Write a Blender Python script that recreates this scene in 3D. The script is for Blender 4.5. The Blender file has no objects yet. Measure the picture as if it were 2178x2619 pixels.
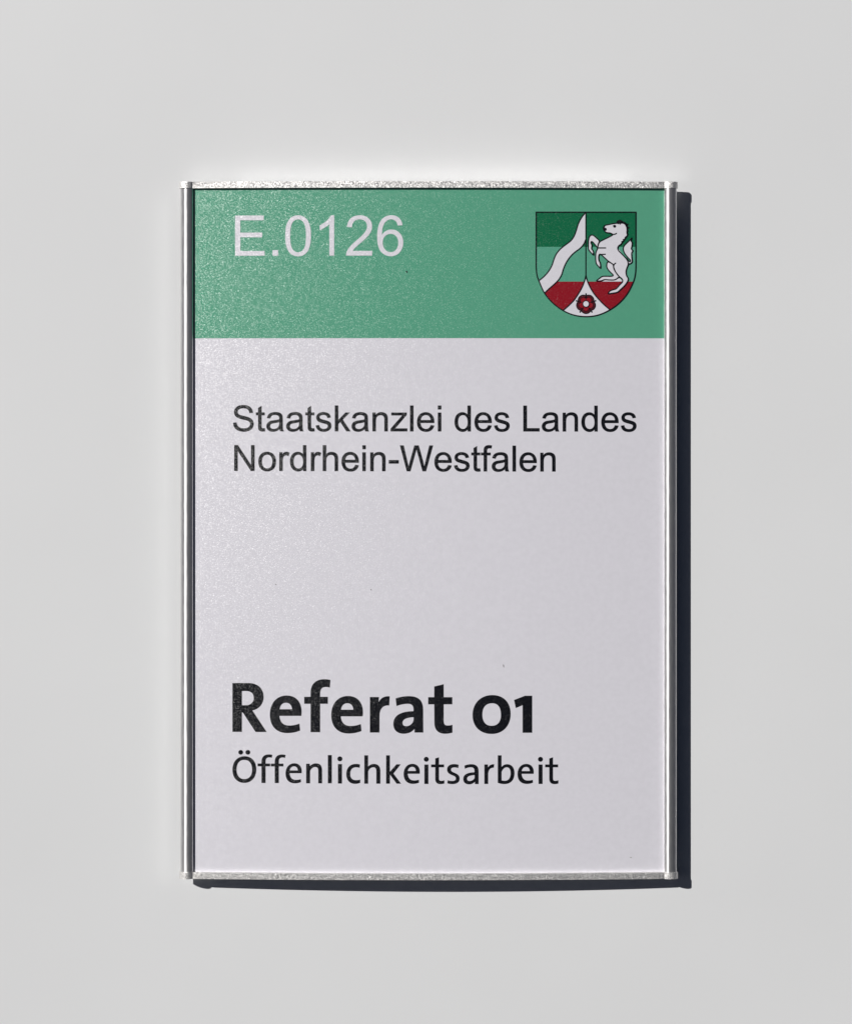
import bpy, bmesh, math, re
from mathutils import Vector
from mathutils.geometry import tessellate_polygon

# ------------------------------------------------------------------ camera, sky, sun, exposure
# lengths below are in "u": 1 u = 0.11774 mm (the sign is 150 mm wide = 1274 u)
U = 0.15 / 1274.0
DIST = 6000.0                      # camera to wall, in u (0.71 m)
HS = 4.0 / 3.0                     # depth of one height unit, in u
XC, YC = 1089.0, 1040.0            # foot of the camera axis on the wall, sheet coordinates
W, H = 2178.0, 2619.0
scene = bpy.context.scene
col = scene.collection

cam_data = bpy.data.cameras.new('camera')
cam = bpy.data.objects.new('camera', cam_data)
col.objects.link(cam)
cam.location = (0.0, -DIST * U, 0.0)
cam.rotation_euler = (math.radians(90), 0, 0)
cam_data.sensor_fit = 'VERTICAL'
cam_data.sensor_height = 24.0
cam_data.sensor_width = 24.0 * W / H
cam_data.lens = 24.0 * DIST / H
cam_data.shift_y = -(H / 2 - YC) / H
cam_data.shift_x = (W / 2 - XC) / H
cam_data.clip_start = 0.01
cam_data.clip_end = 100.0
scene.camera = cam

SUN = Vector((1.27 / HS, 1.0, -0.90 / HS)).normalized()      # travel direction of the sunlight
elev = math.asin(-SUN.z)
azim = math.atan2(-SUN.x, -SUN.y)                   # clockwise from +Y
world = bpy.data.worlds.new('World')
scene.world = world
world.use_nodes = True
wn = world.node_tree
wn.nodes.clear()
sky = wn.nodes.new('ShaderNodeTexSky')
sky.sky_type = 'NISHITA'
sky.sun_disc = False
sky.sun_elevation = elev
sky.sun_rotation = azim
sky.air_density = 0.065
sky.dust_density = 0.1
sky.ozone_density = 0.0
bg = wn.nodes.new('ShaderNodeBackground')
bg.inputs['Strength'].default_value = 0.05
wo = wn.nodes.new('ShaderNodeOutputWorld')
wn.links.new(sky.outputs['Color'], bg.inputs['Color'])
wn.links.new(bg.outputs['Background'], wo.inputs['Surface'])

sun_data = bpy.data.lights.new('sun', 'SUN')
sun_data.energy = 4.8
sun_data.angle = math.radians(0.53)
sun_data.color = (1.0, 0.975, 0.945)
sun = bpy.data.objects.new('sun', sun_data)
col.objects.link(sun)
sun.rotation_euler = SUN.to_track_quat('-Z', 'Y').to_euler()
sun.location = (-0.6, -0.6, 0.6)

vs = scene.view_settings
vs.view_transform = 'Standard'
vs.look = 'None'
vs.exposure = -0.25
vs.gamma = 1.0
vs.use_curve_mapping = False
scene.cycles.use_denoising = True
scene.cycles.caustics_reflective = True
scene.cycles.blur_glossy = 0.0
scene.cycles.max_bounces = 8
scene.cycles.sample_clamp_indirect = 0.0

# ------------------------------------------------------------------ node helpers
def new_mat(name):
    m = bpy.data.materials.new(name)
    m.use_nodes = True
    nt = m.node_tree
    return m, nt, nt.nodes['Principled BSDF']

def node(nt, kind, **inputs):
    n = nt.nodes.new(kind)
    for k, v in inputs.items():
        n.inputs[k].default_value = v
    return n

def noise(nt, vec, scale, detail=2.0, rough=0.5):
    n = nt.nodes.new('ShaderNodeTexNoise')
    n.inputs['Scale'].default_value = scale
    n.inputs['Detail'].default_value = detail
    n.inputs['Roughness'].default_value = rough
    nt.links.new(vec, n.inputs['Vector'])
    return n

def ramp(nt, fac, lo, hi, a, b):
    r = nt.nodes.new('ShaderNodeMapRange')
    r.inputs['From Min'].default_value = lo
    r.inputs['From Max'].default_value = hi
    r.inputs['To Min'].default_value = a
    r.inputs['To Max'].default_value = b
    nt.links.new(fac, r.inputs['Value'])
    return r.outputs['Result']

def scaled(nt, vec, s):
    n = nt.nodes.new('ShaderNodeVectorMath')
    n.operation = 'MULTIPLY'
    n.inputs[1].default_value = s
    nt.links.new(vec, n.inputs[0])
    return n.outputs[0]

def tinted(nt, rgb, fac):
    n = nt.nodes.new('ShaderNodeVectorMath')
    n.operation = 'SCALE'
    n.inputs[0].default_value = rgb[:3]
    nt.links.new(fac, n.inputs['Scale'])
    return n.outputs[0]

# ------------------------------------------------------------------ materials
def wall_material():
    m, nt, b = new_mat('white_wall_paint')
    tc = nt.nodes.new('ShaderNodeTexCoord').outputs['Object']
    big = noise(nt, tc, 9.0, 3.0, 0.55)
    f = ramp(nt, big.outputs['Fac'], 0.3, 0.7, 0.978, 1.018)
    nt.links.new(tinted(nt, (0.770, 0.783, 0.793), f), b.inputs['Base Color'])
    b.inputs['Roughness'].default_value = 0.5
    b.inputs['Specular IOR Level'].default_value = 0.85
    fine = noise(nt, tc, 1400.0, 3.0, 0.6)
    mid = noise(nt, tc, 160.0, 2.0, 0.5)
    add = nt.nodes.new('ShaderNodeMath'); add.operation = 'MULTIPLY_ADD'
    nt.links.new(mid.outputs['Fac'], add.inputs[0]); add.inputs[1].default_value = 2.0
    nt.links.new(fine.outputs['Fac'], add.inputs[2])
    bp = node(nt, 'ShaderNodeBump', Strength=0.35, Distance=0.000012)
    nt.links.new(add.outputs[0], bp.inputs['Height'])
    nt.links.new(bp.outputs['Normal'], b.inputs['Normal'])
    return m

FLAKE = 11000.0
TILT = 0.235
def tilted_normal(nt, rnd, amount):
    """surface normal tipped by a random colour, one tilt per facet"""
    s2 = nt.nodes.new('ShaderNodeVectorMath'); s2.operation = 'SUBTRACT'
    nt.links.new(rnd, s2.inputs[0]); s2.inputs[1].default_value = (0.5, 0.5, 0.5)
    s3 = nt.nodes.new('ShaderNodeVectorMath'); s3.operation = 'MULTIPLY_ADD'
    nt.links.new(s2.outputs[0], s3.inputs[0]); s3.inputs[1].default_value = amount
    geo = nt.nodes.new('ShaderNodeNewGeometry')
    nt.links.new(geo.outputs['Normal'], s3.inputs[2])
    nz = nt.nodes.new('ShaderNodeVectorMath'); nz.operation = 'NORMALIZE'
    nt.links.new(s3.outputs[0], nz.inputs[0])
    return nz.outputs[0]
def print_material(name, rgb, rough=0.55, spec=0.02, film=0.102):
    """Matt laminated laser print: ink colour under a film whose fine embossing glints."""
    m, nt, b = new_mat(name)
    tc = nt.nodes.new('ShaderNodeTexCoord').outputs['Object']
    f = ramp(nt, noise(nt, tc, 700.0, 2.0).outputs['Fac'], 0.3, 0.7, 0.98, 1.02)
    nt.links.new(tinted(nt, rgb, f), b.inputs['Base Color'])
    b.inputs['Roughness'].default_value = rough
    b.inputs['Specular IOR Level'].default_value = spec
    vo = nt.nodes.new('ShaderNodeTexVoronoi')
    vo.inputs['Scale'].default_value = FLAKE
    nt.links.new(tc, vo.inputs['Vector'])
    if film:
        g = nt.nodes.new('ShaderNodeBsdfAnisotropic')
        g.distribution = 'BECKMANN'
        g.inputs['Color'].default_value = (film, film, film, 1.0)
        g.inputs['Roughness'].default_value = 0.35
        nt.links.new(tilted_normal(nt, vo.outputs['Color'], (2 * TILT, 0.0, 2 * TILT)), g.inputs['Normal'])
        add = nt.nodes.new('ShaderNodeAddShader')
        nt.links.new(b.outputs[0], add.inputs[0]); nt.links.new(g.outputs[0], add.inputs[1])
        nt.links.new(add.outputs[0], nt.nodes['Material Output'].inputs['Surface'])
    return m

def metal_material(name, rgb, rough, grain=None, bump=0.3, dist=0.00003, aniso=0.0, facet=None, metallic=0.84):
    m, nt, b = new_mat(name)
    tc = nt.nodes.new('ShaderNodeTexCoord').outputs['Object']
    b.inputs['Metallic'].default_value = metallic
    b.inputs['Anisotropic'].default_value = aniso
    if aniso:
        ax = nt.nodes.new('ShaderNodeCombineXYZ'); ax.inputs['Z'].default_value = 1.0
        nt.links.new(ax.outputs[0], b.inputs['Tangent'])
    v = scaled(nt, tc, grain)
    n1 = noise(nt, v, 1.0, 3.0, 0.6)
    f = ramp(nt, n1.outputs['Fac'], 0.3, 0.7, 0.88, 1.08)
    nt.links.new(tinted(nt, rgb, f), b.inputs['Base Color'])
    nt.links.new(ramp(nt, n1.outputs['Fac'], 0.3, 0.7, rough * 0.85, rough * 1.2), b.inputs['Roughness'])
    bp = node(nt, 'ShaderNodeBump', Strength=bump, Distance=dist)
    nt.links.new(n1.outputs['Fac'], bp.inputs['Height'])
    if facet:
        vo = nt.nodes.new('ShaderNodeTexVoronoi'); vo.inputs['Scale'].default_value = 1.0
        nt.links.new(scaled(nt, tc, facet[0]), vo.inputs['Vector'])
        nt.links.new(tilted_normal(nt, vo.outputs['Color'], facet[1]), b.inputs['Normal'])
    else:
        nt.links.new(bp.outputs['Normal'], b.inputs['Normal'])
    return m

M_WALL = wall_material()
M_PAPER = print_material('laminated_white_paper', (0.704, 0.696, 0.750))
M_GREEN = print_material('green_print', (0.094, 0.350, 0.224))
M_BLACK = print_material('black_toner', (0.004, 0.004, 0.005), rough=0.5)
M_KNOCK = print_material('white_knockout_print', (0.704, 0.696, 0.750))
M_DGREEN = print_material('dark_green_print', (0.004, 0.135, 0.054))
M_LGREEN = print_material('mid_green_print', (0.092, 0.350, 0.235))
M_RED = print_material('red_print', (0.265, 0.006, 0.013))
M_DRED = print_material('dark_red_print', (0.075, 0.006, 0.010))
M_DUST = print_material('grey_dust', (0.38, 0.37, 0.37))
M_RAIL = metal_material('satin_aluminium_rail', (0.74, 0.735, 0.73), 0.385, (2500, 2500, 260), 0.06, 0.00001, 0.85)
M_CAP = metal_material('milled_aluminium_cap', (0.82, 0.81, 0.795), 0.54, (4200, 2600, 2400), facet=((9500, 5000, 4200), (0.62, 0.2, 0.28)), metallic=0.92)
M_BACK = metal_material('dark_anodised_back', (0.06, 0.06, 0.06), 0.5, (800, 800, 800), 0.1, 0.00001)

# ------------------------------------------------------------------ geometry helpers
XM, HALF = 1094.5, 601.0
H0, BOW, STEP = 29.0, 12.5, 20.0
def bow(x):
    t = (x - XM) / HALF
    return H0 + BOW * (1 - t * t)
def h_face(x):
    """height of the bowed sheet above the wall, straight between shared breakpoints"""
    i = math.floor(x / STEP)
    a, b = i * STEP, (i + 1) * STEP
    return bow(a) + (bow(b) - bow(a)) * (x - a) / STEP
def at(px, py, h):
    k = (1 - h * HS / DIST) * U
    return ((px - XC) * k, -h * HS * U, (YC - py) * k)
KREF = (1 - 34.0 * HS / DIST) * U
def rig(px, py, h):
    """a point of the rigid frame: true straight edges, x and y at one scale"""
    return ((px - XC) * KREF, -h * HS * U, (YC - py) * KREF)

def link(name, me, mat, parent=None, label=None):
    ob = bpy.data.objects.new(name, me)
    col.objects.link(ob)
    if mat is not None:
        for mm in (mat if isinstance(mat, (list, tuple)) else [mat]):
            me.materials.append(mm)
    if parent is not None:
        ob.parent = parent
        ob.matrix_parent_inverse.identity()
    if label:
        ob['label'] = label
    return ob

def flatten(path, n=8):
    """SVG-like path text -> closed point lists"""
    tok = re.findall(r'[MLQCZ]|-?\d+\.?\d*', path)
    loops, cur, i, cmd = [], [], 0, None
    def num(k):
        return float(tok[k])
    while i < len(tok):
        if tok[i] in 'MLQCZ':
            cmd = tok[i]; i += 1
            if cmd == 'Z':
                loops.append(cur); cur = []
                continue
        if cmd in 'ML':
            cur.append((num(i), num(i + 1))); i += 2
            if cmd == 'M': cmd = 'L'
        elif cmd == 'Q':
            p0 = cur[-1]; c = (num(i), num(i + 1)); p = (num(i + 2), num(i + 3)); i += 4
            for s in range(1, n + 1):
                t = s / n
                cur.append(tuple((1 - t) ** 2 * p0[a] + 2 * t * (1 - t) * c[a] + t * t * p[a] for a in (0, 1)))
        elif cmd == 'C':
            p0 = cur[-1]; c1 = (num(i), num(i + 1)); c2 = (num(i + 2), num(i + 3)); p = (num(i + 4), num(i + 5)); i += 6
            m = n + 4
            for s in range(1, m + 1):
                t = s / m
                cur.append(tuple((1 - t) ** 3 * p0[a] + 3 * t * (1 - t) ** 2 * c1[a] + 3 * t * t * (1 - t) * c2[a] + t ** 3 * p[a] for a in (0, 1)))
    if cur:
        loops.append(cur)
    out = []
    for lp in loops:
        q = []
        for p in lp:
            if not q or abs(p[0] - q[-1][0]) + abs(p[1] - q[-1][1]) > 1e-6:
                q.append(p)
        if abs(q[0][0] - q[-1][0]) + abs(q[0][1] - q[-1][1]) < 1e-6:
            q.pop()
        out.append(q)
    return out

def circle(cx, cy, r, n=28):
    return [(cx + r * math.cos(2 * math.pi * i / n), cy + r * math.sin(2 * math.pi * i / n)) for i in range(n)]

def spline(pts, n=6, closed=False):
    """Catmull-Rom through the points"""
    m = len(pts)
    out = []
    for i in range(m if closed else m - 1):
        if closed:
            p0, p1, p2, p3 = pts[i - 1], pts[i], pts[(i + 1) % m], pts[(i + 2) % m]
        else:
            p1, p2 = pts[i], pts[i + 1]
            p0 = pts[i - 1] if i else p1
            p3 = pts[i + 2] if i + 2 < m else p2
        for s in range(n):
            t = s / n
            out.append(tuple(0.5 * (2 * p1[a] + (p2[a] - p0[a]) * t + (2 * p0[a] - 5 * p1[a] + 4 * p2[a] - p3[a]) * t * t
                                    + (3 * p1[a] - p0[a] - 3 * p2[a] + p3[a]) * t ** 3) for a in (0, 1)))
    if not closed:
        out.append(pts[-1])
    return out

def fill_tris(loops):
    vl = [[Vector((x, y, 0)) for x, y in lp] for lp in loops]
    flat = [p for lp in loops for p in lp]
    return flat, [tuple(t) for t in tessellate_polygon(vl)]

def ribbon_tris(line, w, closed=False):
    """a stroke of width w along a polyline, mitred"""
    n = len(line)
    pts, tris = [], []
    for i in range(n):
        a = line[i - 1] if (i or closed) else line[i]
        b = line[(i + 1) % n] if (i < n - 1 or closed) else line[i]
        p = line[i]
        d1 = Vector((p[0] - a[0], p[1] - a[1])); d2 = Vector((b[0] - p[0], b[1] - p[1]))
        if d1.length < 1e-9: d1 = d2
        if d2.length < 1e-9: d2 = d1
        d1.normalize(); d2.normalize()
        t = d1 + d2
        t = d1 if t.length < 1e-6 else t.normalized()
        nn = Vector((-t.y, t.x))
        c = max(0.5, nn.dot(Vector((-d1.y, d1.x))))
        o = nn * (w / 2 / c)
        pts += [(p[0] + o.x, p[1] + o.y), (p[0] - o.x, p[1] - o.y)]
    for i in range(n if closed else n - 1):
        j = (i + 1) % n
        tris += [(2 * i, 2 * i + 1, 2 * j + 1), (2 * i, 2 * j + 1, 2 * j)]
    return pts, tris

def printed(name, shapes, mat, parent, layer, label=None, mats=None):
    """flat print lying on the bowed sheet; shapes: (points, triangles[, material index])"""
    bm = bmesh.new()
    for sh in shapes:
        pts, tris = sh[0], sh[1]
        mi = sh[2] if len(sh) > 2 else 0
        lay = sh[3] if len(sh) > 3 else 0.0
        vs_ = [bm.verts.new((x, y, lay)) for x, y in pts]
        for t in tris:
            try:
                a, b, c = (vs_[k] for k in t)
                ar = (b.co - a.co).cross(c.co - a.co).z
                if abs(ar) < 1e-7:
                    continue
                f = bm.faces.new((a, b, c) if ar < 0 else (a, c, b))
                f.material_index = mi
            except ValueError:
                pass
    xs = [v.co.x for v in bm.verts]
    x = math.ceil(min(xs) / STEP) * STEP
    while x < max(xs):
        bmesh.ops.bisect_plane(bm, geom=bm.verts[:] + bm.edges[:] + bm.faces[:], dist=1e-4,
                               plane_co=(x, 0, 0), plane_no=(1, 0, 0))
        x += STEP
    for v in bm.verts:
        v.co = at(v.co.x, v.co.y, h_face(v.co.x) + (layer + v.co.z) * 0.22)
    loose = [v for v in bm.verts if not v.link_faces]
    bmesh.ops.delete(bm, geom=loose, context='VERTS')
    me = bpy.data.meshes.new(name)
    bm.to_mesh(me); bm.free()
    return link(name, me, mats or mat, parent, label)

def extrude_profile(name, prof, y0, y1, mat, parent, bevel=0.0, smooth=True):
    """closed (x, h) outline swept from sheet row y0 (top) to y1 (bottom)"""
    bm = bmesh.new()
    n = len(prof)
    top = [bm.verts.new(rig(x, y0, h)) for x, h in prof]
    bot = [bm.verts.new(rig(x, y1, h)) for x, h in prof]
    for i in range(n):
        j = (i + 1) % n
        f = bm.faces.new((top[i], top[j], bot[j], bot[i]))
        f.smooth = smooth
    for ring in (top, bot):
        t = tessellate_polygon([[Vector((p[0], p[1], 0)) for p in prof]])
        for a, b, c in t:
            bm.faces.new((ring[a], ring[b], ring[c]))
    bmesh.ops.recalc_face_normals(bm, faces=bm.faces[:])
    if bevel:
        ed = [e for e in bm.edges if len(e.link_faces) == 2 and e.calc_face_angle(0) > 0.9]
        bmesh.ops.bevel(bm, geom=ed, offset=bevel * U, segments=2, affect='EDGES', profile=0.6, clamp_overlap=True)
    me = bpy.data.meshes.new(name)
    bm.to_mesh(me); bm.free()
    me.set_sharp_from_angle(angle=math.radians(40))
    return link(name, me, mat, parent)

# ------------------------------------------------------------------ wall
def build_wall():
    bm = bmesh.new()
    bmesh.ops.create_cube(bm, size=1.0)
    bmesh.ops.scale(bm, vec=(5.0, 0.2, 3.0), verts=bm.verts)
    bmesh.ops.translate(bm, vec=(0, 0.1, 0), verts=bm.verts)
    me = bpy.data.meshes.new('wall')
    bm.to_mesh(me); bm.free()
    o = link('wall', me, M_WALL)
    o['kind'] = 'structure'
    return o
wall = build_wall()

# ------------------------------------------------------------------ the sign: frame
sign = bpy.data.objects.new('door_sign', None)
col.objects.link(sign)
sign.empty_display_size = 0.02
sign['label'] = 'upright door sign with green header and aluminium frame mounted on white wall'
sign['category'] = 'sign'

def box_part(name, x0, x1, y0, y1, h0, h1, mat):
    prof = [(x0, h0), (x1, h0), (x1, h1), (x0, h1)]
    return extrude_profile(name, prof, y0, y1, mat, sign, bevel=1.0, smooth=False)
box_part('wall_mount', 560, 1620, 560, 2150, 0.3, H0 - 7.5, M_BACK)

xs = [486 + i * (1704 - 486) / 60 for i in range(61)]
extrude_profile('back_plate', [(x, bow(x) - 3.4) for x in xs] + [(x, bow(x) - 7.0) for x in reversed(xs)], 481.6, 2230.9, M_BACK, sign)

# half-round side rails
def rail_profile(x0, x1, skew):
    cx, a = (x0 + x1) / 2, (x1 - x0) / 2
    p = []
    for i in range(41):
        u = -math.cos(math.pi * i / 40)
        p.append((cx + a * u, 38.0 - 0.3 * skew - RAIL_H * u * u - 7.0 * abs(u) ** 20 + skew * u))
    return p
RAIL_H = 6.5
extrude_profile('side_rail', rail_profile(459.0, 495.0, 2.8), 481.5, 2231.5, M_RAIL, sign)
extrude_profile('side_rail', rail_profile(1696.5, 1731.0, 0.0), 481.5, 2231.5, M_RAIL, sign)

# end caps: one milled outline with a boss over each rail and the bowed front between them
def cap_profile():
    p = []
    def boss(x0, x1, hi):
        cx, a = (x0 + x1) / 2, (x1 - x0) / 2
        q = []
        for i in range(25):
            t = math.pi * i / 24
            q.append((cx - a * math.cos(t), 25.0 + (hi - 25.0) * math.sin(t) ** 0.9))
        return q
    lb = [q for q in boss(457.5, 497.5, 39.0) if not (q[0] > 480 and q[1] < 33.0)]
    rb = [q for q in boss(1694.0, 1733.5, 39.0) if not (q[0] < 1710 and q[1] < 33.0)]
    p += lb
    n = 60
    for i in range(n + 1):
        x = 499.5 + (1692.0 - 499.5) * i / n
        p.append((x, bow(x) + 6.0))
    p += rb
    p += [(1729.5, 24.5), (1704.0, 23.0)]
    for i in range(n + 1):
        x = 1690 + (501 - 1690) * i / n
        e = min(x - 501, 1690 - x)
        p.append((x, bow(x) - 7.6 if e < 90 else 13.0))
    p += [(488.0, 23.0), (461.5, 24.5)]
    return p
extrude_profile('end_cap', cap_profile(), 465.0, 481.3, M_CAP, sign, bevel=1.1)
extrude_profile('end_cap', cap_profile(), 2231.2, 2247.6, M_CAP, sign, bevel=1.1)

# ------------------------------------------------------------------ the printed insert
def sheet(name, x0, x1, y0, y1, h_off0, h_off1, mat, label=None, parent=None):
    """a bowed sheet of real thickness with the shared breakpoints"""
    xx = [x0] + [i * STEP for i in range(math.ceil(x0 / STEP + 1e-6), math.floor(x1 / STEP - 1e-6) + 1)] + [x1]
    bm = bmesh.new()
    rings = []
    for x in xx:
        h = h_face(x)
        rings.append([bm.verts.new(rig(x, y, h + o)) for y, o in ((y0, h_off1), (y1, h_off1), (y1, h_off0), (y0, h_off0))])
    for r, s in zip(rings, rings[1:]):
        for i in range(4):
            j = (i + 1) % 4
            f = bm.faces.new((r[i], s[i], s[j], r[j])); f.smooth = True
    bm.faces.new(rings[0]); bm.faces.new(rings[-1])
    bmesh.ops.recalc_face_normals(bm, faces=bm.faces[:])
    me = bpy.data.meshes.new(name)
    bm.to_mesh(me); bm.free()
    me.set_sharp_from_angle(angle=math.radians(30))
    return link(name, me, mat, parent or sign, label)
insert = sheet('paper_insert', 489, 1702, 481.6, 2230.9, -2.6, 0.0, M_PAPER, 'white laminated paper sheet')
sheet('header_band', 489.02, 1701.98, 481.7, 865.0, 0.05, 0.16, M_GREEN, 'green printed header band', insert)

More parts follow.
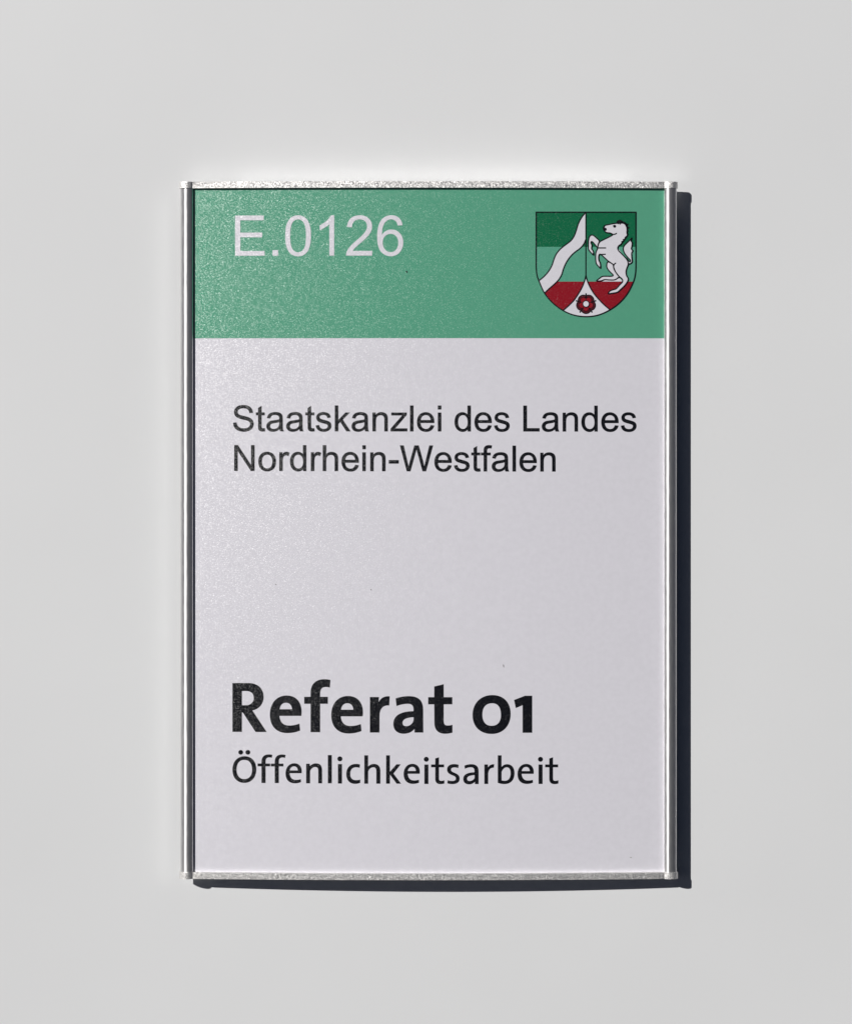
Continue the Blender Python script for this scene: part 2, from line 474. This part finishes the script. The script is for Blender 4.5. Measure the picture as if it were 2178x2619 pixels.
# ------------------------------------------------------------------ grotesque letters (2048 units per em, y up)
GROT = {
 'E': (1366, "M162 0L162 1466L1222 1466L1222 1293L356 1293L356 844L1167 844L1167 672L356 672L356 173L1256 173L1256 0Z"),
 'L': (1139, "M150 0L150 1466L344 1466L344 173L1066 173L1066 0Z"),
 'N': (1479, "M156 0L156 1466L355 1466L1125 315L1125 1466L1311 1466L1311 0L1112 0L342 1152L342 0Z"),
 '.': (569, "M186 0L186 205L391 205L391 0Z"),
 '-': (682, "M65 440L65 621L618 621L618 440Z"),
 '1': (1139, "M763 0L583 0L583 1147Q518 1085 412.5 1023Q307 961 223 930L223 1104Q374 1175 487 1276Q600 1377 647 1472L763 1472Z"),
 '0': (1139, "M85 723Q85 983 138.5 1141.5Q192 1300 297.5 1386Q403 1472 563 1472Q681 1472 770 1424.5Q859 1377 917 1287.5Q975 1198 1008 1069.5Q1041 941 1041 723Q1041 465 988 306.5Q935 148 829.5 61.5Q724 -25 563 -25Q351 -25 230 127Q85 310 85 723ZM270 723Q270 362 354.5 242.5Q439 123 563 123Q687 123 771.5 243Q856 363 856 723Q856 1085 771.5 1204Q687 1323 561 1323Q437 1323 363 1218Q270 1084 270 723Z"),
 '2': (1139, "M1031 173L1031 0L62 0Q60 65 83 125Q120 224 201.5 320Q283 416 437 542Q676 738 760 852.5Q844 967 844 1069Q844 1176 767.5 1249.5Q691 1323 568 1323Q438 1323 360 1245Q282 1167 281 1029L96 1048Q115 1255 239 1363.5Q363 1472 572 1472Q783 1472 906 1355Q1029 1238 1029 1065Q1029 977 993 892Q957 807 873.5 713Q790 619 596 455Q434 319 388 270.5Q342 222 312 173Z"),
 '6': (1139, "M1019 1107L840 1093Q816 1199 772 1247Q699 1324 592 1324Q506 1324 441 1276Q356 1214 307 1095Q258 976 256 756Q321 855 415 903Q509 951 612 951Q792 951 918.5 818.5Q1045 686 1045 476Q1045 338 985.5 219.5Q926 101 822 38Q718 -25 586 -25Q361 -25 219 140.5Q77 306 77 686Q77 1111 234 1304Q371 1472 603 1472Q776 1472 886.5 1375Q997 1278 1019 1107ZM284 475Q284 382 323.5 297Q363 212 434 167.5Q505 123 583 123Q697 123 779 215Q861 307 861 465Q861 617 780 704.5Q699 792 576 792Q454 792 369 704.5Q284 617 284 475Z"),
 'S': (1366, "M92 471L275 487Q288 377 335.5 306.5Q383 236 483 192.5Q583 149 708 149Q819 149 904 182Q989 215 1030.5 272.5Q1072 330 1072 398Q1072 467 1032 518.5Q992 570 900 605Q841 628 639 676.5Q437 725 356 768Q251 823 199.5 904.5Q148 986 148 1087Q148 1198 211 1294.5Q274 1391 395 1441Q516 1491 664 1491Q827 1491 951.5 1438.5Q1076 1386 1143 1284Q1210 1182 1215 1053L1029 1039Q1014 1178 927.5 1249Q841 1320 672 1320Q496 1320 415.5 1255.5Q335 1191 335 1100Q335 1021 392 970Q448 919 684.5 865.5Q921 812 1009 772Q1137 713 1198 622.5Q1259 532 1259 414Q1259 297 1192 193.5Q1125 90 999.5 32.5Q874 -25 717 -25Q518 -25 383.5 33Q249 91 172.5 207.5Q96 324 92 471Z"),
 't': (569, "M528 161L554 2Q478 -14 418 -14Q320 -14 266 17Q212 48 190 98.5Q168 149 168 311L168 922L36 922L36 1062L168 1062L168 1325L347 1433L347 1062L528 1062L528 922L347 922L347 301Q347 224 356.5 202Q366 180 387.5 167Q409 154 449 154Q479 154 528 161Z"),
 'a': (1139, "M828 131Q728 46 635.5 11Q543 -24 437 -24Q262 -24 168 61.5Q74 147 74 280Q74 358 109.5 422.5Q145 487 202.5 526Q260 565 332 585Q385 599 492 612Q710 638 813 674Q814 711 814 721Q814 831 763 876Q694 937 558 937Q431 937 370.5 892.5Q310 848 281 735L105 759Q129 872 184 941.5Q239 1011 343 1048.5Q447 1086 584 1086Q720 1086 805 1054Q890 1022 930 973.5Q970 925 986 851Q995 805 995 685L995 445Q995 194 1006.5 127.5Q1018 61 1052 0L864 0Q836 56 828 131ZM813 533Q715 493 519 465Q408 449 362 429Q316 409 291 370.5Q266 332 266 285Q266 213 320.5 165Q375 117 480 117Q584 117 665 162.5Q746 208 784 287Q813 348 813 467Z"),
 's': (1024, "M63 317L241 345Q256 238 324.5 181Q393 124 516 124Q640 124 700 174.5Q760 225 760 293Q760 354 707 389Q670 413 523 450Q325 500 248.5 536.5Q172 573 132.5 637.5Q93 702 93 780Q93 851 125.5 911.5Q158 972 214 1012Q256 1043 328.5 1064.5Q401 1086 484 1086Q609 1086 703.5 1050Q798 1014 843 952.5Q888 891 905 788L729 764Q717 846 659.5 892Q602 938 497 938Q373 938 320 897Q267 856 267 801Q267 766 289 738Q311 709 358 690Q385 680 517 644Q708 593 783.5 560.5Q859 528 902 466Q945 404 945 312Q945 222 892.5 142.5Q840 63 741 19.5Q642 -24 517 -24Q310 -24 201.5 62Q93 148 63 317Z"),
 'k': (1024, "M136 0L136 1466L316 1466L316 630L742 1062L975 1062L569 668L1016 0L794 0L443 543L316 421L316 0Z"),
 'n': (1139, "M135 0L135 1062L297 1062L297 911Q414 1086 635 1086Q731 1086 811.5 1051.5Q892 1017 932 961Q972 905 988 828Q998 778 998 653L998 0L818 0L818 646Q818 756 797 810.5Q776 865 722.5 897.5Q669 930 597 930Q482 930 398.5 857Q315 784 315 580L315 0Z"),
 'z': (1024, "M40 0L40 146L716 922Q601 916 513 916L80 916L80 1062L948 1062L948 943L373 269L262 146Q383 155 489 155L980 155L980 0Z"),
 'l': (455, "M131 0L131 1466L311 1466L311 0Z"),
 'e': (1139, "M862 342L1048 319Q1004 156 885 66Q766 -24 581 -24Q348 -24 211.5 119.5Q75 263 75 522Q75 790 213 938Q351 1086 571 1086Q784 1086 919 941Q1054 796 1054 533Q1054 517 1053 485L261 485Q271 310 360 217Q449 124 582 124Q681 124 751 176Q821 228 862 342ZM271 633L864 633Q852 767 796 834Q710 938 573 938Q449 938 364.5 855Q280 772 271 633Z"),
 'i': (455, "M136 1259L136 1466L316 1466L316 1259ZM136 0L136 1062L316 1062L316 0Z"),
 'd': (1139, "M824 0L824 134Q723 -24 527 -24Q400 -24 293.5 46Q187 116 128.5 241.5Q70 367 70 530Q70 689 123 818.5Q176 948 282 1017Q388 1086 519 1086Q615 1086 690 1045.5Q765 1005 812 940L812 1466L991 1466L991 0ZM255 530Q255 326 341 225Q427 124 544 124Q662 124 744.5 220.5Q827 317 827 515Q827 733 743 835Q659 937 536 937Q416 937 335.5 839Q255 741 255 530Z"),
 'o': (1139, "M68 531Q68 826 232 968Q369 1086 566 1086Q785 1086 924 942.5Q1063 799 1063 546Q1063 341 1001.5 223.5Q940 106 822.5 41Q705 -24 566 -24Q343 -24 205.5 119Q68 262 68 531ZM253 531Q253 327 342 225.5Q431 124 566 124Q700 124 789 226Q878 328 878 537Q878 734 788.5 835.5Q699 937 566 937Q431 937 342 836Q253 735 253 531Z"),
 'r': (682, "M133 0L133 1062L295 1062L295 901Q357 1014 409.5 1050Q462 1086 525 1086Q616 1086 710 1028L648 861Q582 900 516 900Q457 900 410 864.5Q363 829 343 766Q313 670 313 556L313 0Z"),
 'h': (1139, "M135 0L135 1466L315 1466L315 940Q441 1086 633 1086Q751 1086 838 1039.5Q925 993 962.5 911Q1000 829 1000 673L1000 0L820 0L820 673Q820 808 761.5 869.5Q703 931 596 931Q516 931 445.5 889.5Q375 848 345 777Q315 706 315 581L315 0Z"),
 'W': (1933, "M414 0L25 1466L224 1466L447 505Q483 354 509 205Q565 440 575 476L854 1466L1088 1466L1298 724Q1377 448 1412 205Q1440 344 1485 524L1715 1466L1910 1466L1508 0L1321 0L1012 1117Q973 1257 966 1289Q943 1188 923 1117L612 0Z"),
 'f': (569, "M178 0L178 922L19 922L19 1062L178 1062L178 1175Q178 1282 197 1334Q223 1404 288.5 1447.5Q354 1491 472 1491Q548 1491 640 1473L613 1316Q557 1326 507 1326Q425 1326 391 1291Q357 1256 357 1160L357 1062L564 1062L564 922L357 922L357 0Z"),
 ' ': (569, None),
}

def line_empty(name, label):
    e = bpy.data.objects.new(name, None)
    col.objects.link(e)
    e.empty_display_size = 0.005
    e.parent = sign
    e['label'] = label
    return e

def glyph(name, loops, mat, parent, layer):
    groups = []
    # loops wholly apart (dots) are filled on their own, holes with their outline
    def bbox(l):
        return min(p[0] for p in l), min(p[1] for p in l), max(p[0] for p in l), max(p[1] for p in l)
    for lp in loops:
        b = bbox(lp)
        for g in groups:
            o = bbox(g[0])
            if b[0] > o[0] and b[1] > o[1] and b[2] < o[2] and b[3] < o[3]:
                g.append(lp); break
        else:
            groups.append([lp])
    shapes_ = [fill_tris(g) for g in groups]
    if mat is M_BLACK:                       # toner spreads a little past the drawn edge
        shapes_ += [ribbon_tris(lp, 1.1, True) for lp in loops]
    return printed(name, shapes_, mat, parent, layer)

def grot_line(text, x0, base, sx, sy, tilt, mat, parent, layer):
    x = x0
    for ch in text:
        adv, path = GROT[ch]
        if path:
            loops = [[(x + a * sx, base - b * sy + tilt * (x + a * sx - x0)) for a, b in lp] for lp in flatten(path, 5)]
            glyph('numeral' if ch.isdigit() else 'letter' if ch.isalpha() else 'punctuation_mark', loops, mat, parent, layer)
        x += adv * sx

ln = line_empty('room_number', 'white room number E.0126 printed on the green header')
grot_line('E.0126', 601.3 - 162 * 0.0689, 654.0, 0.0689, 0.0701, -0.0010, M_KNOCK, ln, 2.0)
ln = line_empty('office_name', 'black line of text reading Staatskanzlei des Landes')
grot_line('Staatskanzlei des Landes', 596.6 - 92 * 0.04444, 1102.6, 0.04444, 0.0446, 0.0007, M_BLACK, ln, 1.0)
ln = line_empty('office_name', 'black line of text reading Nordrhein-Westfalen')
grot_line('Nordrhein-Westfalen', 599.5 - 156 * 0.04436, 1204.0, 0.04436, 0.0446, 0.0020, M_BLACK, ln, 1.0)

# ------------------------------------------------------------------ humanist sans letters, drawn in enlarged sheet coordinates
def traced(parent, path, ox, oy, sc, name='letter', dx=0.0, dy=0.0, dots=()):
    loops = flatten(path, 8) if path else []
    loops += [circle(*d) for d in dots]
    loops = [[(ox + dx + x / sc, oy + dy + y / sc) for x, y in lp] for lp in loops]
    glyph(name, loops, M_BLACK, parent, 1.0)

ln = line_empty('department_name', 'large bold black line of text reading Referat 01')
A, B, C3, SC = (580, 1720), (860, 1720), (1140, 1740), 5.82
BOLD_E = "M1105 642L780 642C785 740 840 792 925 792C985 792 1030 782 1078 765L1088 862C1030 885 965 898 900 898C740 898 645 800 645 625C645 455 745 345 890 345C1030 345 1110 440 1110 590C1110 610 1108 628 1105 642ZM782 550L975 550C970 485 935 447 880 447C825 447 790 485 782 550Z"
traced(ln, "M88 160L325 160C455 160 545 235 545 365C545 465 480 545 375 562L588 882L430 882L240 592L222 592L222 880L88 880ZM222 272L285 272C360 272 405 310 405 378C405 450 350 488 290 490L222 490Z".replace('ZM222 272L285', 'ZM222.5 272L285'), *A, SC)
traced(ln, BOLD_E, *A, SC)
traced(ln, "M1250 885L1250 462L1155 462L1155 365L1250 365L1250 300C1250 175 1325 103 1450 103C1485 103 1515 107 1538 113L1530 220C1510 214 1490 212 1470 212C1410 212 1385 250 1385 320L1385 365L1500 365L1500 462L1385 462L1385 885Z", *A, SC)
traced(ln, BOLD_E, *A, SC, dx=156.7, dy=1.2)
traced(ln, "M502 890L502 368L630 368L627 458C650 390 705 350 790 357L783 487C690 478 638 540 638 650L638 890Z", *B, SC)
traced(ln, "M1290 890L1165 890L1163 830C1130 880 1070 908 1000 908C900 908 850 850 850 765C850 640 960 580 1150 578L1150 550C1150 490 1120 462 1060 462C1005 462 950 475 897 495L885 388C945 365 1010 355 1080 355C1225 355 1287 420 1287 560L1288 800ZM1152 662C1040 665 980 695 980 750C980 785 1005 802 1040 802C1100 802 1152 750 1152 690Z", *B, SC)
traced(ln, "M1458 470L1368 470L1368 370L1458 370L1458 210L1592 178L1592 370L1720 370L1720 470L1592 470L1592 715C1592 770 1610 792 1655 792C1680 792 1700 789 1722 782L1722 892C1690 902 1655 908 1615 908C1510 908 1460 850 1460 740Z", *B, SC)
traced(ln, "M680 795C510 795 398 690 398 515C398 340 520 222 690 222C855 222 958 330 958 500C958 675 845 795 680 795ZM680 680C770 680 820 615 820 520C820 400 775 338 685 338C590 338 537 400 537 510C537 620 590 680 680 680Z", *C3, SC, 'numeral')
traced(ln, "M1142 777L1142 365L1040 408L1015 295L1175 232L1278 232L1278 777Z", *C3, SC, 'numeral')

ln = line_empty('department_subtitle', 'smaller black line of text reading Öffenlichkeitsarbeit')
D, E, F, G, SC = (580, 1900), (800, 1900), (1020, 1900), (1200, 1900), 7.275
L_F = "M650 742L650 432L578 432L578 388L650 388L650 350C650 262 700 218 780 218C805 218 822 221 843 226L835 272C818 268 805 266 788 266C740 266 718 292 718 350L718 388L803 388L803 432L718 432L718 742Z"
L_E = "M1388 560L1165 560C1168 645 1215 692 1285 692C1315 692 1345 688 1372 680L1376 725C1345 740 1305 748 1265 748C1160 748 1097 685 1097 570C1097 455 1165 383 1255 383C1340 383 1390 440 1390 530ZM1165 516L1325 516C1322 462 1295 432 1250 432C1205 432 1172 465 1165 516Z"
L_I, DOT = "M470 752L470 398L537 398L537 752Z", ((502, 297, 42),)
L_T = "M677 450L600 450L600 405L677 405L677 292L738 272L738 405L833 405L833 450L738 450L738 660C738 700 755 710 785 710C803 710 818 707 838 700L838 752C815 760 795 763 770 763C705 763 677 730 677 665Z"
traced(ln, "M325 740C195 740 110 650 110 500C110 350 200 252 330 252C460 252 545 345 545 490C545 645 455 740 325 740ZM325 678C420 678 475 610 475 495C475 380 420 312 325 312C230 312 178 385 178 500C178 605 235 678 325 678Z", *D, SC, dots=((260, 175, 40), (393, 175, 40)))
traced(ln, L_F, *D, SC)
traced(ln, L_F, *D, SC, dx=246 / SC, dy=0.2)
traced(ln, L_E, *D, SC)
traced(ln, "M1480 748L1480 392L1538 392L1543 440C1575 405 1615 385 1660 385C1735 385 1768 430 1768 520L1768 748L1705 748L1705 530C1705 470 1690 445 1645 445C1600 445 1565 475 1545 520L1545 748Z", *D, SC)
traced(ln, "M283 748L283 230L348 230L348 748Z", *E, SC)
traced(ln, L_I, *E, SC, dots=DOT)
traced(ln, "M872 405L866 460C845 453 825 450 800 450C730 450 690 495 690 580C690 660 735 697 800 697C830 697 855 694 876 688L876 740C845 752 815 758 785 758C685 758 625 695 625 580C625 465 695 395 800 395C828 395 850 398 872 405Z", *E, SC)
traced(ln, "M960 755L960 235L1023 235L1023 450C1055 412 1095 395 1135 395C1210 395 1250 440 1250 525L1250 755L1183 755L1183 530C1183 475 1165 450 1120 450C1075 450 1040 485 1023 530L1023 755Z", *E, SC)
traced(ln, "M1365 755L1365 235L1428 235L1428 545L1555 402L1625 402L1492 570L1632 755L1558 755L1437 590L1428 590L1428 755Z", *E, SC)
traced(ln, L_E, *D, SC, dx=301.6, dy=1.4)
traced(ln, L_I, *E, SC, dx=220.7, dy=1.1, dots=DOT)
traced(ln, L_T, *F, SC)
traced(ln, "M1103 410L1098 462C1070 455 1050 452 1030 452C985 452 962 468 962 497C962 525 980 540 1035 562C1100 588 1122 615 1122 665C1122 728 1075 762 990 762C955 762 930 758 903 750L908 700C935 707 960 712 990 712C1035 712 1060 695 1060 662C1060 632 1045 620 990 598C925 572 897 548 897 493C897 435 945 398 1025 398C1055 398 1080 402 1103 410Z", *F, SC)
traced(ln, "M1475 762L1415 762L1412 715C1385 748 1345 768 1300 768C1235 768 1197 730 1197 672C1197 590 1270 555 1400 550L1405 550L1405 525C1405 475 1385 450 1335 450C1295 450 1262 460 1227 475L1220 425C1262 408 1300 400 1345 400C1435 400 1475 445 1475 530ZM1408 595C1310 600 1260 622 1260 665C1260 695 1280 713 1312 713C1360 713 1400 680 1408 645Z", *F, SC)
traced(ln, "M280 760L280 405L338 405L340 470C362 425 400 400 455 400L448 458C385 455 345 500 343 580L343 760Z", *G, SC)
traced(ln, "M530 740L530 235L592 235L592 460C620 420 655 400 700 400C785 400 832 465 832 565C832 690 760 762 650 762C605 762 570 755 530 740ZM592.5 700C615 706 635 708 660 708C725 708 768 655 768 565C768 490 740 450 690 450C650 450 612 485 592.5 540Z", *G, SC)
traced(ln, L_E, *D, SC, dx=592.5, dy=1.6)
traced(ln, L_I, *E, SC, dx=512.3, dy=1.1, dots=DOT)
traced(ln, L_T, *F, SC, dx=291.3, dy=0.0)

# ------------------------------------------------------------------ coat of arms, drawn in coordinates enlarged 5.456 times
def em(pts):
    return [(1340 + x / 5.456, 510 + y / 5.456) for x, y in pts]
def efill(*loops):
    return fill_tris([em(l) for l in loops])
def estroke(pts, w, closed=False):
    p, t = ribbon_tris(pts, w, closed)
    return em(p), t

LOW = spline([(165, 940), (175, 1050), (205, 1140), (283, 1310), (400, 1448), (540, 1550), (690, 1613), (860, 1635),
              (1030, 1613), (1195, 1540), (1330, 1440), (1440, 1310), (1520, 1150), (1548, 1040), (1555, 940)], 5)
OUTLINE = [(165, 178)] + LOW + [(1555, 178)]
def clip_y(poly, y0, y1):
    def half(pl, f, y):
        out = []
        for i, q in enumerate(pl):
            p = pl[i - 1]
            a, b = f(p[1]), f(q[1])
            if a != b:
                t = (y - p[1]) / (q[1] - p[1])
                out.append((p[0] + t * (q[0] - p[0]), y))
            if b:
                out.append(q)
        return out
    return half(half(poly, lambda v: v >= y0, y0), lambda v: v <= y1, y1)

arms = line_empty('coat_of_arms', 'shield in green, white and red with river, horse and rose')
printed('shield_field', [efill(clip_y(OUTLINE, 100, 662))], M_DGREEN, arms, 2.0, 'dark green upper field')
printed('shield_field', [efill(clip_y(OUTLINE, 662, 1147))], M_LGREEN, arms, 2.0, 'light green middle field')
printed('shield_field', [efill(clip_y(OUTLINE, 1147, 1700))], M_RED, arms, 2.0, 'red lower field')

RIV_L = spline([(855, 182), (800, 250), (755, 335), (725, 430), (695, 510), (650, 575), (580, 630), (510, 685), (450, 755), (415, 830), (385, 920), (340, 1000), (275, 1075), (203, 1134)], 4)
RIV_R = spline([(855, 560), (830, 620), (780, 680), (700, 740), (640, 800), (585, 880), (545, 970), (520, 1050), (475, 1125), (410, 1190), (340, 1250), (281, 1308)], 4)
printed('river_band', [efill(RIV_L + [(240, 1225)] + RIV_R[::-1])], M_KNOCK, arms, 3.0)
PT_L = spline([(858, 1062), (842, 1130), (808, 1220), (758, 1310), (690, 1410), (612, 1488), (540, 1550)], 4)
PT_R = spline([(858, 1062), (876, 1130), (912, 1215), (968, 1310), (1030, 1385), (1110, 1468), (1195, 1540)], 4)
bottom = [p for p in LOW if 545 < p[0] < 1190 and p[1] > 1500]
printed('white_point', [efill(PT_L + bottom + PT_R[::-1][:-1])], M_KNOCK, arms, 3.0)
K = 16.5
printed('outline', [estroke(OUTLINE, 17, True), estroke(RIV_L, K), estroke(RIV_R, K), estroke([(858, 178), (858, 1066)], 16),
                    estroke(PT_L, K + 1), estroke(PT_R, K + 1)], M_BLACK, arms, 4.0)

# rose
def ang(a, r, c=(860, 1458)):
    return (c[0] + r * math.cos(math.radians(a)), c[1] - r * math.sin(math.radians(a)))
shapes = []
def rose(lst, m, lay):
    for l in lst:
        p, t = efill(l)
        shapes.append((p, t, m, lay))
PET = [54 + 72 * i for i in range(5)]
SEP = [90 + 72 * i for i in range(5)]
rose([circle(*ang(a, 62), 80) for a in PET] + [[ang(a - 9, 100), ang(a, 154), ang(a + 9, 100)] for a in SEP]
     + [circle(*ang(a, 138), 12, 10) for a in SEP], 0, 0.0)
rose([circle(*ang(a, 62), 66) for a in PET], 1, 1.0)
rose([circle(*ang(a, 62), 44) for a in PET], 0, 2.0)
rose([circle(*ang(a, 62), 37) for a in PET], 2, 3.0)
rose([[ang(a - 3.5, 40), ang(a - 2, 120), ang(a + 2, 120), ang(a + 3.5, 40)] for a in SEP], 0, 4.0)
rose([circle(860, 1458, 50)], 0, 5.0)
rose([circle(860, 1458, 38)], 3, 6.0)
printed('rose', shapes, None, arms, 4.0, 'red heraldic rose with white centre', mats=[M_BLACK, M_DRED, M_RED, M_KNOCK])

# horse: white body, raised foreleg, hind leg and tail, then the black drawing
BODY = spline([(1112, 385), (1128, 362), (1180, 350), (1240, 338), (1295, 332), (1345, 330), (1380, 332), (1408, 350), (1428, 392), (1432, 430),
               (1430, 470), (1436, 500), (1408, 540), (1385, 570), (1362, 602), (1345, 628), (1318, 645), (1302, 678), (1312, 712), (1350, 752), (1400, 804),
               (1436, 850), (1448, 905), (1432, 950), (1418, 1000), (1424, 1060), (1448, 1105), (1438, 1145), (1400, 1200), (1340, 1258), (1295, 1295),
               (1230, 1308), (1170, 1314), (1192, 1280), (1232, 1262), (1280, 1246), (1330, 1192), (1368, 1150), (1362, 1110), (1318, 1072), (1272, 1012),
               (1248, 962), (1242, 925), (1230, 902), (1170, 860), (1120, 815), (1078, 778), (1050, 765), (1036, 800), (1040, 850), (1058, 890), (1062, 958),
               (1028, 928), (1002, 890), (994, 820), (998, 740), (1020, 690), (1024, 660), (1034, 622), (1058, 588), (1120, 555), (1195, 518), (1232, 492),
               (1200, 470), (1145, 462), (1118, 440), (1104, 410)], 4, True)
FORE = spline([(1044, 580), (1000, 532), (950, 497), (912, 514), (895, 570), (893, 640), (895, 695), (922, 735), (964, 775), (960, 722), (938, 688),
               (942, 640), (928, 604), (944, 588), (985, 630), (1018, 668), (1030, 625)], 4, True)
HIND = spline([(1165, 872), (1148, 930), (1168, 980), (1205, 1020), (1238, 1056), (1215, 1072), (1150, 1072), (1090, 1075), (1050, 1100), (1008, 1136),
               (1070, 1136), (1120, 1120), (1190, 1124), (1260, 1122), (1308, 1092), (1318, 1074), (1272, 1012), (1246, 950), (1238, 908)], 4, True)
TAIL = spline([(1452, 880), (1478, 890), (1500, 868), (1496, 820), (1508, 745), (1492, 690), (1502, 640), (1490, 585), (1500, 535), (1470, 570), (1425, 612),
               (1388, 655), (1380, 700), (1400, 755), (1438, 805), (1478, 848), (1466, 868), (1420, 815), (1360, 750), (1320, 700), (1308, 690), (1316, 716), (1360, 765), (1410, 822)], 4, True)
FOOT = [(1085, 1146), (1125, 1128), (1200, 1131), (1262, 1130), (1325, 1098), (1366, 1135), (1358, 1146)]
horse = []
for lp in (FOOT, HIND, FORE, TAIL, BODY):
    p, t = efill(lp)
    horse.append((p, t, 0, 0.0))
def ink(pts, w, closed=False, smooth=True):
    p, t = estroke(spline(pts, 4, closed) if smooth else pts, w, closed)
    horse.append((p, t, 1, 1.0))
for lp in (BODY, FORE, HIND):
    p, t = estroke(lp, K, True); horse.append((p, t, 1, 1.0))
for pts in ([(1500, 535), (1470, 570), (1425, 612), (1388, 655), (1380, 700), (1400, 755), (1438, 805), (1478, 848), (1466, 868), (1420, 815)],
            [(1500, 532), (1488, 580), (1503, 600), (1500, 650), (1492, 690), (1512, 715), (1496, 750), (1498, 810), (1503, 868), (1480, 895), (1452, 905)],
            [(1012, 677), (1140, 677)], [(1062, 768), (1135, 765)], [(1205, 478), (1250, 488), (1290, 472)], [(1278, 886), (1252, 906), (1244, 935)],
            [(1120, 362), (1108, 385), (1095, 392)],
            [(1285, 332), (1305, 300), (1312, 345)], [(1310, 300), (1340, 318), (1332, 350)], [(1322, 288), (1362, 305), (1368, 330)],
            [(1350, 312), (1398, 322), (1432, 352)]):
    ink(pts, K)
ink([(1395, 322), (1420, 350), (1440, 345), (1428, 375), (1455, 392), (1432, 405), (1444, 440), (1428, 450), (1442, 480), (1434, 505), (1405, 530), (1400, 555),
     (1378, 560), (1385, 580), (1358, 590), (1360, 612), (1335, 632)], 14, smooth=False)
for c in ((circle(1258, 374, 20, 14)), circle(1126, 416, 22, 14), circle(1106, 392, 13, 10), [(1228, 366), (1262, 358), (1282, 370), (1262, 386)],
          [(952, 755), (966, 722), (968, 790)], [(1050, 935), (1066, 900), (1068, 962)], [(1300, 335), (1318, 285), (1350, 300), (1345, 335)]):
    p, t = efill(c); horse.append((p, t, 1, 2.0))
printed('horse', horse, None, arms, 5.0, 'white rearing horse drawn in black outline', mats=[M_KNOCK, M_BLACK])

# ------------------------------------------------------------------ dust
def speck(px, py, w, h_, mat):
    pts = [(px - w, py - h_ * 0.2), (px - w * 0.1, py - h_), (px + w, py + h_ * 0.1), (px + w * 0.2, py + h_)]
    printed('dust_speck', [fill_tris([pts])], mat, insert, 3.0)
speck(1039.5, 695.0, 2.4, 3.0, M_BLACK)
speck(948.0, 1508.0, 2.0, 2.0, M_DUST)
speck(704.5, 1494.5, 2.2, 1.4, M_DUST)
speck(1286.5, 1703.0, 1.6, 4.5, M_DUST)
speck(1612.0, 2193.0, 3.5, 1.4, M_DUST)
